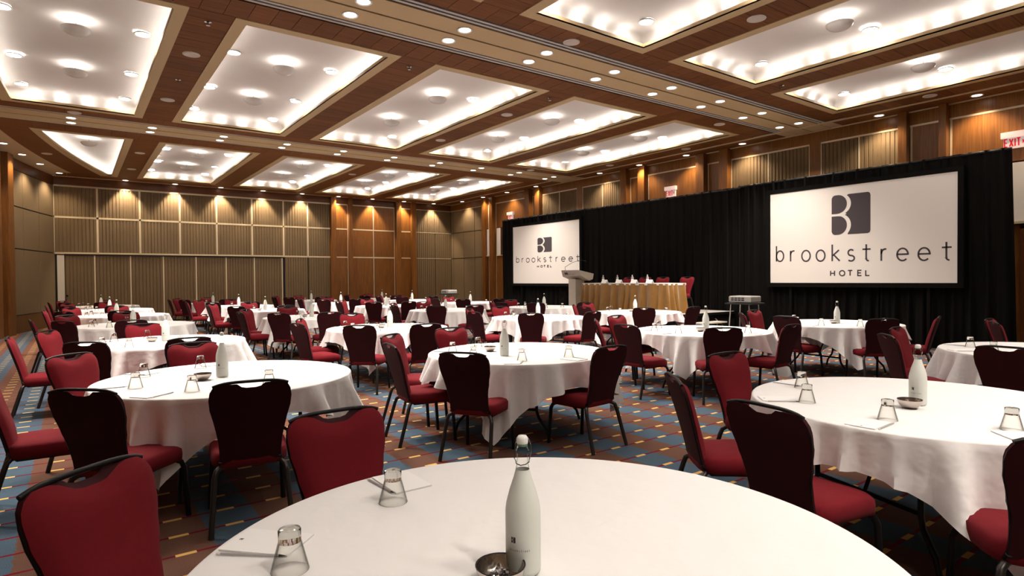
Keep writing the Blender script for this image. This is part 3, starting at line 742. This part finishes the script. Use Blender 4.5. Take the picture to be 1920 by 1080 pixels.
# head table
HT = (12.05,11.06)
ht = thing('head_table','long head table with white top and gold pleated skirt on stage','table',(HT[0],HT[1],.60))
MB().box(-.36,.36,-1.46,1.46,.71,.74).obj('tabletop','table_wood',ht)
MB().box(-.39,.39,-1.49,1.49,.738,.752).box(-.39,.39,-1.49,-1.48,.70,.745).box(-.39,.39,1.48,1.49,.70,.745).box(-.39,-.38,-1.49,1.49,.70,.745).obj('top_cloth','linen',ht)
def skirt_pt(s):                      # walk round three sides
    if s < .2: return (.38-.77*s/.2,1.48),(0,1)
    if s < .8: return (-.385,1.48-2.96*(s-.2)/.6),(-1,0)
    return (-.385+.77*(s-.8)/.2,-1.48),(0,-1)
def skirt(u,v):
    (x,y),(nx,ny) = skirt_pt(u); g = 1-v
    f = (.016+.13*g)*(.5+.5*math.sin(u*118+1.6*math.sin(u*23)+.7*math.sin(u*57)))+.02*g*math.sin(u*61)
    return (x+nx*f,y+ny*f,.01+.725*v)
MB().grid(skirt,260,6).obj('skirt','gold_satin',ht,smooth=80)
for x in (-.3,.3):
    for y in (-1.3,1.3): MB().tube([(x,y,.71),(x,y,0)],.018,6).obj('leg','black_metal',ht)
def water_bottle():
    t = put('water_bottle',None)
    MB().lathe([(0,0),(.031,0),(.033,.01),(.033,.10),(.030,.115),(.033,.13),(.032,.15),(.014,.185),(.013,.2)],14).obj('body','jug_clear',t,smooth=50)
    MB().lathe([(.034,.06),(.034,.11)],14).obj('wrap','paper',t,smooth=50)
    MB().lathe([(.0145,.198),(.0145,.218),(0,.218)],12).obj('cap','white_plastic',t,smooth=40); return t
b = water_bottle(); register(b); PROTO['wbot'] = {'obj':b}
def name_card():
    t = put('name_card',None)
    MB().add([(-.05,-.10,0),(-.05,.10,0),(0,.10,.09),(0,-.10,.09),(.05,.10,0),(.05,-.10,0)],[(0,1,2,3),(3,2,4,5)]).obj('folded_sheet','paper',t); return t
b = name_card(); register(b); PROTO['card'] = {'obj':b}
for k,y in enumerate((12.02,11.48,10.94,10.42)):
    instance('wbot',(HT[0]-.08,y,1.352),0,f'{ORD[k]} clear water bottle from the podium on the head table','bottle','water bottles on the head table')
    instance('card',(HT[0]-.20,y-.18,1.352),0,f'{ORD[k]} small white tent card from the podium on the head table','card','tent cards on the head table')
# podium
pd = thing('podium','grey podium with curved reading top and gooseneck microphone on stage','podium',(12.0,13.16,.60))
m = MB(); w = .17
m.prism([(-w,-w*.9),(w,-w*.9),(w,w*.9),(-w,w*.9)],.03,.86); m.obj('column','stone_grey',pd)
MB().prism([(-.26,-.26),(.26,-.26),(.26,.26),(-.26,.26)],0,.03).obj('base','stone_grey',pd)
vs = []
for y in (-.38,.38): vs += [(-.26,y,1.13),(-.20,y,.98-.04*(y>0)),(.16,y,.82),(.30,y,.86),(.34,y,1.02)]
MB().add(vs,[(0,1,2,3,4),(9,8,7,6,5)]+[(i,5+i,5+(i+1)%5,(i+1)%5) for i in range(5)]).obj('reading_head','stone_grey',pd)
MB().add([(-.262,.10,1.06),(-.262,.24,1.06),(-.235,.24,1.0),(-.235,.10,1.0)],[(0,1,2,3)]).obj('emblem','logo_grey',pd)
m = MB(); word(m,[(c,-.34+.052*i,0) for i,c in enumerate('brookstreet')],lambda s,h:(-.252+(.03 if 0 else 0)-(1.0+h-.98)*.35,-s-.05,.985+h),.035,.035,.006); m.obj('lettering','logo_grey',pd)
MB().tube([(-.16,.30,1.10),(-.20,.28,1.22),(-.14,.0,1.36),(-.02,-.25,1.42),(.05,-.30,1.40)],.006,6).obj('microphone_neck','black_metal',pd)
MB().tube([(.04,-.295,1.405),(.09,-.31,1.385)],.014,8).obj('microphone','vent_black',pd)

# ------------------------------------------------------------------ projectors on stands
def projector(x,y,rz,label,label2):
    t = thing('projector_stand',label2,'stand',(x,y,0),rz,'projector stands')
    MB().box(-.28,.28,-.24,.24,.96,.985).obj('shelf','vent_black',t)
    for sx in (-1,1):
        for sy in (-1,1): MB().tube([(sx*.20,sy*.16,.96),(sx*.25,sy*.20,0)],.013,6).obj('leg','chrome',t)
    MB().box(-.23,.23,-.19,.19,.40,.415).obj('lower_shelf','vent_black',t)
    p = thing('projector',label,'projector',(x,y,.986),rz,'projectors')
    m = MB()
    def body(z,s): return [(-.24*s,-.17*s,z),(.24*s,-.17*s,z),(.24*s,.17*s,z),(-.24*s,.17*s,z)]
    vs = body(.012,.96)+body(.03,1)+body(.115,1)+body(.135,.94)
    m.add(vs,[(3,2,1,0),(12,13,14,15)]+[(j*4+i,j*4+(i+1)%4,j*4+4+(i+1)%4,j*4+4+i) for j in range(3) for i in range(4)]).obj('body','projector_grey',p)
    for k in range(4): MB().box(-.19+.075*k,-.13+.075*k,-.172,-.168,.045+.0*k,.07).box(-.19+.075*k,-.13+.075*k,-.172,-.168,.082,.105).obj('vent','vent_black',p)
    MB().tube([(.10,.17,.07),(.10,.215,.07)],.045,14).obj('lens_barrel','vent_black',p)
    MB().tube([(.10,.214,.07),(.10,.218,.07)],.036,14).obj('lens','lens_glass',p)
    for sx in (-.18,.18):
        for sy in (-.12,.12): MB().tube([(sx,sy,0),(sx,sy,.014)],.012,6).obj('foot','vent_black',p)
projector(10.62,6.78,-PI/2,'grey projector facing the large right screen','stand with thin legs carrying the projector for the large screen')
projector(10.55,18.1,-PI/2,'far grey projector facing the small screen','thin-legged stand carrying the far projector by the back wall')
# ------------------------------------------------------------------ chair
def make_chair():
    t = put('banquet_chair',None)
    # seat cushion, thicker towards the rounded front
    def outline(a):                      # rounded rectangle, wider at the front
        ca,sa = math.cos(a),math.sin(a); e = .42
        x = .225*math.copysign(abs(ca)**e,ca); y = .225*math.copysign(abs(sa)**e,sa)
        return x*(1.0+.05*(y/.225)), y
    m = MB(); n = 36; rings = [(.92,.372),(.99,.382),(1.0,.42),(.985,.450),(.90,.468),(.55,.478),(.0,.480)]
    vs = []; fs = []
    for s,z in rings:
        for k in range(n):
            x,y = outline(2*PI*k/n); vs.append((x*s,y*s,z-(.012 if y*s > .15 else 0)))
    for i in range(len(rings)-1):
        for k in range(n): fs.append((i*n+k,i*n+(k+1)%n,(i+1)*n+(k+1)%n,(i+1)*n+k))
    fs.append(tuple(range(n))[::-1]); m.add(vs,fs).obj('seat','burgundy',t,smooth=60)
    # backrest: waisted, with a scooped hand-hole under the top rail
    Z0 = .40
    def halfw(v):
        pts = [(0,.172),(.15,.170),(.35,.176),(.55,.198),(.75,.219),(.88,.224),(.96,.220),(1,.206)]
        for (a,x),(b,y) in zip(pts,pts[1:]):
            if v <= b: q = (v-a)/(b-a); q = q*q*(3-2*q); return x+(y-x)*q
        return pts[-1][1]
    def top(u):
        a = abs(u); dip = .040*(0.5+0.5*math.cos(PI*min(1,max(0,a-.14)/.50))) ; return .897-dip-.022*max(0,(a-.80)/.20)**2
    def rtop(u):
        a = abs(u); return .897-.026*(0.5+0.5*math.cos(PI*min(1,max(0,a-.20)/.16)))-.022*max(0,(a-.80)/.20)**2
    def lean(z): return -.205-.115*((z-Z0)/.5)-.02*((z-Z0)/.5)**2
    def base(u,v,tp=None):
        uu = u*2-1; z = Z0+((tp or top)(uu)-Z0)*v; return uu*halfw(v), lean(z), z, uu
    def front(u,v):
        x,y,z,uu = base(u,v); th = .036*(max(0,1-abs(uu)**5))**.6*(max(0,1-abs(2*v-1)**8))**.6
        return (x,y+.012+th+.010*math.exp(-((v-.35)/.2)**2)*(1-uu*uu),z)
    def rear(u,v):
        x,y,z,uu = base(u,v,rtop); return (x,y-.010-.006*(1-uu*uu),z)
    def edge(u,v): x,y,z,uu = base(u,v); return (x,y+.012,z)
    MB().grid(front,16,18,flip=True).obj('backrest','burgundy',t,smooth=70)
    m = MB().grid(rear,16,14)
    ring = [(i/16,0) for i in range(16)]+[(1,j/18) for j in range(18)]+[(1-i/16,1) for i in range(16)]+[(0,1-j/18) for j in range(18)]
    a = [edge(*q) for q in ring]; b = [rear(*q) for q in ring]; N = len(ring)
    m.add(a+b,[(i,(i+1)%N,N+(i+1)%N,N+i) for i in range(N)])
    m.obj('back_panel','maroon_back',t,smooth=50)
    # top rail
    path = []
    for k in range(15):
        uu = -1+2*k/14; z = .906-.022*abs(uu)**4; path.append((uu*.206,lean(.89)-.002,z))
    MB().tube(path,.0095,7).obj('top_rail','black_metal',t,smooth=60)
    for s in (-1,1):
        side = [(s*(halfw(v)-.001),lean(Z0+(.86-Z0)*v)-.004,Z0+(.86-Z0)*v) for v in (0,.15,.3,.45,.6,.75,.88,.97)]
        MB().tube(side,.005,6).obj('side_rail','black_metal',t,smooth=60)
    # legs: bent tubes, the rear pair raked back
    for s in (-1,1):
        MB().tube([(s*.14,.12,.375),(s*.180,.155,.372),(s*.204,.180,.355),(s*.214,.192,.32),(s*.224,.215,.0)],.0165,8).obj('leg','black_metal',t,smooth=60)
        MB().tube([(s*.13,-.15,.380),(s*.170,-.195,.378),(s*.192,-.215,.360),(s*.202,-.228,.32),(s*.224,-.320,.0)],.0165,8).obj('leg','worn_metal',t,smooth=60)
    f = MB()
    for s in (-1,1): f.tube([(s*.180,.155,.368),(s*.175,-.165,.370),(s*.168,-.215,.42)],.013,6)
    f.tube([(-.185,.14,.376),(.185,.14,.376)],.010,6).tube([(-.175,-.14,.376),(.175,-.14,.376)],.010,6)
    f.obj('seat_frame','black_metal',t,smooth=60)
    return t
b = make_chair(); register(b); PROTO['chair'] = {'obj':b}

# ------------------------------------------------------------------ tables
R = .915
def make_table():
    t = put('round_table',None)
    MB().lathe([(0,.712),(R-.01,.712),(R-.004,.72),(R-.004,.738),(R-.01,.744),(0,.744)],64).obj('tabletop','table_wood',t,smooth=40)
    for s in (-1,1):
        for q in (-1,1):
            MB().tube([(s*.42,q*.34,.712),(s*.42,q*.34,.26),(s*.44,q*.37,.20),(s*.47,q*.46,.10),(s*.48,q*.49,.0)],.015,8).obj('leg','black_metal',t,smooth=60)
        MB().tube([(s*.42,-.34,.27),(s*.42,.34,.27)],.013,6).obj('crossbar','black_metal',t)
        MB().tube([(s*.42,0,.27),(s*.36,0,.40),(s*.12,0,.70)],.011,6).obj('brace','black_metal',t)
        MB().box(s*.42-.03,s*.42+.03,-.40,.40,.69,.712).obj('leg_bracket','black_metal',t)
    return t
b = make_table(); register(b); PROTO['table'] = {'obj':b}
def cloth_mesh(seed):
    rnd = random.Random(seed); A = 1.10; n = 240; ox,oy = rnd.uniform(-.05,.05),rnd.uniform(-.05,.05); zt = .752
    ph = [rnd.uniform(0,6.28) for _ in range(6)]
    m = MB(); vs = []; fs = []
    prof = [(0,0,0)]+[(k,0,0) for k in (.3,.6,.82)]
    rows = []
    for rr in (.02,.30,.60,.80,R-.006):
        row = []
        for k in range(n):
            a = 2*PI*k/n; x,y = rr*math.cos(a),rr*math.sin(a)
            crease = .0022*math.exp(-(y/.008)**2) if abs(y) < .03 else 0
            row.append((x,y,zt+crease))
        rows.append(row)
    rows.append([((R+.001)*math.cos(2*PI*k/n),(R+.001)*math.sin(2*PI*k/n),zt-.0015) for k in range(n)])
    J = 12
    for j in range(J+1):
        row = []
        for k in range(n):
            a = 2*PI*k/n; ca_,sa_ = math.cos(a),math.sin(a); d = min((A+ox*math.copysign(1,ca_))/max(1e-6,abs(ca_)),(A+oy*math.copysign(1,sa_))/max(1e-6,abs(sa_)))-R
            d *= 1+.03*math.sin(3*a+ph[0])
            d = min(d,.725)
            cor = max(0,-math.cos(4*a))                    # 1 at the four corners of the square cloth
            s = d*j/J
            w9 = math.sin(10*a+ph[1]+1.1*math.sin(3*a+ph[4]))
            reg = .75+.25*math.sin(3*a+ph[5]); w24 = math.sin(25*a+ph[2]+1.3*math.sin(4*a+ph[3]))
            fold = .17*(w9+.5*w9*abs(w9))+.30*reg*(w24+.4*w24*abs(w24))+.05*math.sin(7*a+ph[3])
            off = .006+s*(.055+.06*cor**4+fold*(1-.3*cor))-.16*s*math.exp(-((abs(((a/(PI/2))%1)-.5)-.13)/.035)**2)
            off = max(off,.004)
            row.append(((R+off)*math.cos(a),(R+off)*math.sin(a),zt-.007-s*(1-.05*cor)))
        rows.append(row)
    for row in rows: vs += row
    for i in range(len(rows)-1):
        for k in range(n): fs.append((i*n+k,i*n+(k+1)%n,(i+1)*n+(k+1)%n,(i+1)*n+k))
    fs.append(tuple(range(n)))
    fs = [f[::-1] for f in fs[:-1]]+[fs[-1]]
    m.add(vs,fs); return m.mesh('tablecloth','linen',smooth=65)
CLOTH = [cloth_mesh(s) for s in range(5)]

# ------------------------------------------------------------------ things on the tables
def make_glass():
    t = put('tumbler',None)
    out = [(.0480,.0),(.0425,.022),(.0365,.046),(.0312,.066),(.0290,.074)]
    inn = [(.0270,.074),(.0292,.066),(.0346,.046),(.0407,.022),(.0462,.0),(.0480,.0)]
    MB().lathe(out+inn,26).obj('glass_wall','glass',t,smooth=40)
    MB().lathe([(0,.0735),(.0286,.0742),(.0280,.086),(.0288,.104),(.0268,.107),(.010,.1065),(0,.1055)],24).obj('thick_base','solid_glass',t,smooth=40); return t
b = make_glass(); register(b); PROTO['glass'] = {'obj':b}
def make_bottle():
    t = put('swing_top_bottle',None)
    MB().lathe([(0,0),(.036,0),(.0425,.006),(.0435,.015),(.0435,.150),(.041,.170),(.033,.200),(.022,.232),(.017,.250)],28).obj('body','frost',t,smooth=50)
    MB().lathe([(.017,.250),(.0150,.262),(.0140,.285),(.0165,.288),(.0165,.296),(.0140,.299),(.0135,.306),(0,.306)],22).obj('neck','bottle_glass',t,smooth=40)
    MB().lathe([(.0125,.306),(.0135,.309),(.0135,.311),(.0120,.312)],18).obj('gasket','rubber_green',t,smooth=50)
    MB().lathe([(.0135,.312),(.0145,.316),(.0145,.325),(.010,.331),(0,.332)],18).obj('stopper','ceramic',t,smooth=50)
    w = MB()
    for s in (-1,1): w.tube([(s*.0155,.006,.322),(s*.020,.008,.308),(s*.0205,.004,.290),(s*.019,-.006,.276),(s*.017,0,.268)],.0014,5)
    w.tube([(-.017,0,.268),(-.012,-.015,.266),(0,-.019,.264),(.012,-.015,.266),(.017,0,.268)],.0014,5)
    w.tube([(-.0165,.006,.322),(.0165,.006,.322)],.0014,5); w.obj('wire_bail','wire',t)
    # printed emblem and name wrapped on the bottle front (-y)
    def wrap(s,h):
        a = -PI/2+s/.0438; return (.0438*math.cos(a),.0438*math.sin(a),h)
    m = MB()
    for poly in logo_shapes():
        m.add([wrap(-.020+.012*x,.085+.014*y) for x,y in poly],[tuple(range(len(poly)))])
    m.obj('emblem','logo_grey',t)
    m = MB(); word(m,[(c,-.022+.0048*i,.066) for i,c in enumerate('brookstreet')],wrap,.0034,.0036,.0006); m.obj('lettering','logo_grey',t)
    return t
b = make_bottle(); register(b); PROTO['bottle'] = {'obj':b}
def make_mbowl():
    t = put('metal_bowl',None)
    prof = [(0,0),(.024,0),(.036,.005),(.050,.018),(.058,.034),(.0615,.050),(.0595,.050),(.056,.034),(.048,.020),(.034,.008),(0,.005)]
    MB().lathe(prof,30).obj('bowl_shell','bowl_metal',t,smooth=60)
    MB().lathe([(.0585,.0495),(.0615,.0515),(.0620,.0490)],30).obj('rolled_rim','black_metal',t,smooth=60)
    return t
b = make_mbowl(); register(b); PROTO['mbowl'] = {'obj':b}
def make_candy():
    t = put('wrapped_candy',None)
    MB().lathe([(0,-.010),(.007,-.008),(.0085,0),(.007,.008),(0,.010)],8).obj('sweet','foil',t)
    MB().add([(0,0,.009),(.009,.002,.019),(.003,.008,.018),(0,0,-.009),(-.009,-.002,-.019),(-.003,-.008,-.018)],[(0,1,2),(3,4,5)]).obj('wrapper_twist','foil',t); return t
b = make_candy(); register(b); PROTO['candy'] = {'obj':b}
def make_pad():
    t = put('notepad',None)
    MB().box(-.105,.105,-.07,.07,0,.004).obj('sheets','paper',t)
    m = MB()
    for poly in logo_shapes(): m.add([(.088-.011*y,.006-.010*x,.0042) for x,y in poly],[tuple(range(len(poly)))])
    m.obj('printed_emblem','logo_grey',t); return t
b = make_pad(); register(b); PROTO['pad'] = {'obj':b}
def make_pencil():
    t = put('pencil',None)
    MB().tube([(-.085,0,.0035),(.080,0,.0035)],.0035,6).obj('shaft','pencil',t)
    MB().tube([(-.085,0,.0035),(-.102,0,.0035)],[.0034,.0006],6).obj('point','pencil_tip',t)
    MB().tube([(.080,0,.0035),(.092,0,.0035)],.0036,6).obj('eraser','eraser',t); return t
b = make_pencil(); register(b); PROTO['pencil'] = {'obj':b}

# ------------------------------------------------------------------ seating plan
COLS = ['left column','second column','third column','screen-side column']
ROWS = ['nearest','second','third','fourth','fifth','sixth','farthest']
PLAN = {0:[(1.0,1.23),(.985,5.11),(.91,8.57),(.86,12.30),(.88,16.0),(.88,19.4),(.78,22.4)],
        1:[(4.01,1.42),(3.66,4.88),(3.95,8.67),(3.92,12.30),(3.97,16.0),(4.05,19.3),(3.90,22.4)],
        2:[(7.61,1.56),(7.09,5.20),(7.24,9.0),(7.36,12.7),(7.27,15.9),(7.12,19.2),(7.15,22.4)],
        3:[(10.0,1.30),(9.70,4.60),(9.93,8.92),(9.94,12.2),(10.2,16.1),(10.0,19.7),(9.85,22.2)]}
# measured chairs: table -> angle of each back about the table, distance of its top rail
CH_AT = {(0,0):[(92,1.43),(132,1.46)], (0,1):[(92,1.36),(136,1.42),(180,1.45),(-132,1.40),(-95,1.34)],
  (1,0):[(86,1.36),(140,1.42),(176,1.44),(-140,1.42)], (1,1):[(88,1.43),(130,1.42),(170,1.33),(-146,1.36),(-86,1.20)],
  (0,2):[(95,1.28),(148,1.36),(-178,1.48),(-121,1.56),(-88,1.50)], (2,0):[(90,1.36),(135,1.48),(180,1.45)],
  (1,2):[(92,1.42),(150,1.32),(-166,1.52),(-127,1.56),(-96,1.60)], (2,1):[(100,1.42),(135,1.46),(180,1.50),(-135,1.44),(-90,1.30)],
  (3,1):[(90,1.40),(130,1.40),(172,1.20),(-128,1.26),(-79,1.32)], (3,0):[(92,1.40),(120,1.36)]}
CLOTH_ROT = {(0,0):12,(0,1):10,(1,0):0,(1,1):-4,(0,2):4,(1,2):6,(2,1):-20,(2,2):0,(3,1):-5}
WORDS = ['far','far-left','left','near-left','near','near-right','right','far-right']
def side(px,py,ang):                    # which side of its table, as seen from the camera
    view = math.degrees(math.atan2(py,px)); d = (ang-view)%360
    return WORDS[int(round(d/45.0))%8]
def uniq(used,w):
    if w not in used: used.add(w); return w
    i = WORDS.index(w)
    for k in (1,-1,2,-2,3,-3):
        q = WORDS[(i+k)%8]
        if q not in used: used.add(q); return q
for c in range(4):
    for r,(px,py) in enumerate(PLAN[c]):
        where = f'the {ROWS[r]} table, {COLS[c]}'
        rnd = random.Random(c*31+r*7)
        rz = math.radians(rnd.uniform(-40,40))
        instance('table',(px,py,0),rz+math.radians(20),f'round folding table with black legs, {ROWS[r]} in the {COLS[c]}','table','round banquet tables')
        cz = math.radians(CLOTH_ROT.get((c,r),rnd.uniform(-12,12)))
        o = put('tablecloth',CLOTH[(c*3+r)%5],None,(px,py,0),cz)
        tag(o,f'square white cloth draped over {where}','tablecloth','white tablecloths')
        seats = CH_AT.get((c,r)) or [(a+rnd.uniform(-5,5),1.40+rnd.uniform(-.05,.07)) for a in (90,135,180,225,270)]
        used = set()
        for a,d in seats:
            a = (a+360)%360; w = uniq(used,side(px,py,a)); q = math.radians(a)
            dd = d-.325; x,y = px+dd*math.cos(q),py+dd*math.sin(q)
            face = math.atan2(py-y,px-x)-PI/2+math.radians(rnd.uniform(-5,5))
            instance('chair',(x,y,0),face,f'burgundy banquet chair on the {w} side of {where}','chair','chairs around the banquet tables')
        used = set(); zt = .7535
        for i,a in enumerate((90,135,180,225,270)):
            if (c,r) == (0,0) and i > 1: continue
            if c == 3 and r == 0: continue
            w = uniq(used,side(px,py,a)); g = math.radians(a+10+rnd.uniform(-4,4)); gr = .65+rnd.uniform(-.02,.03)
            if (c,r) == (0,0): g = math.radians((103,148)[i]); gr = (.64,.66)[i]
            instance('glass',(px+gr*math.cos(g),py+gr*math.sin(g),zt),0,f'upturned glass tumbler on the {w} side of {where}','glass','upturned tumblers')
            if py < 9.6:
                q = math.radians(a+rnd.uniform(-3,4)); pr = .79
                instance('pad',(px+pr*math.cos(q),py+pr*math.sin(q),zt),q+rnd.uniform(-.12,.12),f'white notepad on the {w} side of {where}','notepad','notepads on the tables')
                q2 = q+.105; pr2 = .80
                instance('pencil',(px+pr2*math.cos(q2),py+pr2*math.sin(q2),zt+.0005),q+rnd.uniform(-.05,.10),f'grey pencil on the {w} side of {where}','pencil','pencils beside the notepads')
        if c == 3 and r == 0: continue
        bx,by = {(0,0):(.915,1.21),(0,1):(.93,5.10),(1,0):(3.92,1.40),(1,1):(3.36,4.72),(2,2):(7.45,9.3),(3,2):(10.1,9.15)}.get((c,r),(px+rnd.uniform(-.1,.1),py+rnd.uniform(-.1,.1)))
        o = instance('bottle',(bx,by,zt),math.atan2(by,bx)-PI/2-.25,f'frosted swing-top water bottle on {where}','bottle','water bottles on the banquet tables')
        o.scale = (1.03,1.03,1.05)
        mx,my = {(0,0):(.80,1.17),(0,1):(.78,5.02),(1,0):(3.78,1.39),(1,1):(3.45,5.10)}.get((c,r),(bx-.15,by-.02))
        if (c,r) == (0,0): mx,my = .83,1.19
        if py < 17: instance('mbowl',(mx,my,zt),0,f'small hammered metal bowl on {where}','bowl','metal bowls on the tables')
        if (c,r) == (0,0):
            rn = random.Random(3)
            for k,(dx,dy,wd_) in enumerate(((0,0,'middle'),(.020,.006,'right'),(-.020,.004,'left'),(.004,.022,'back'),(.002,-.022,'front'),(.017,.020,'back-right'),(-.016,.018,'back-left'))):
                o = instance('candy',(mx+dx,my+dy,zt+.022+(.010 if k == 0 else 0)),0,f'foil-wrapped candy at the {wd_} of the foreground metal bowl','candy','candies in the foreground bowl')
                o.rotation_euler = (rn.uniform(.6,1.6),rn.uniform(0,3),rn.uniform(0,6))
for k,y in enumerate((11.94,11.34,10.72,9.92)):
    instance('chair',(12.62,y,.60),PI/2,f'{ORD[k]} burgundy chair from the podium behind the head table','chair','chairs behind the head table')
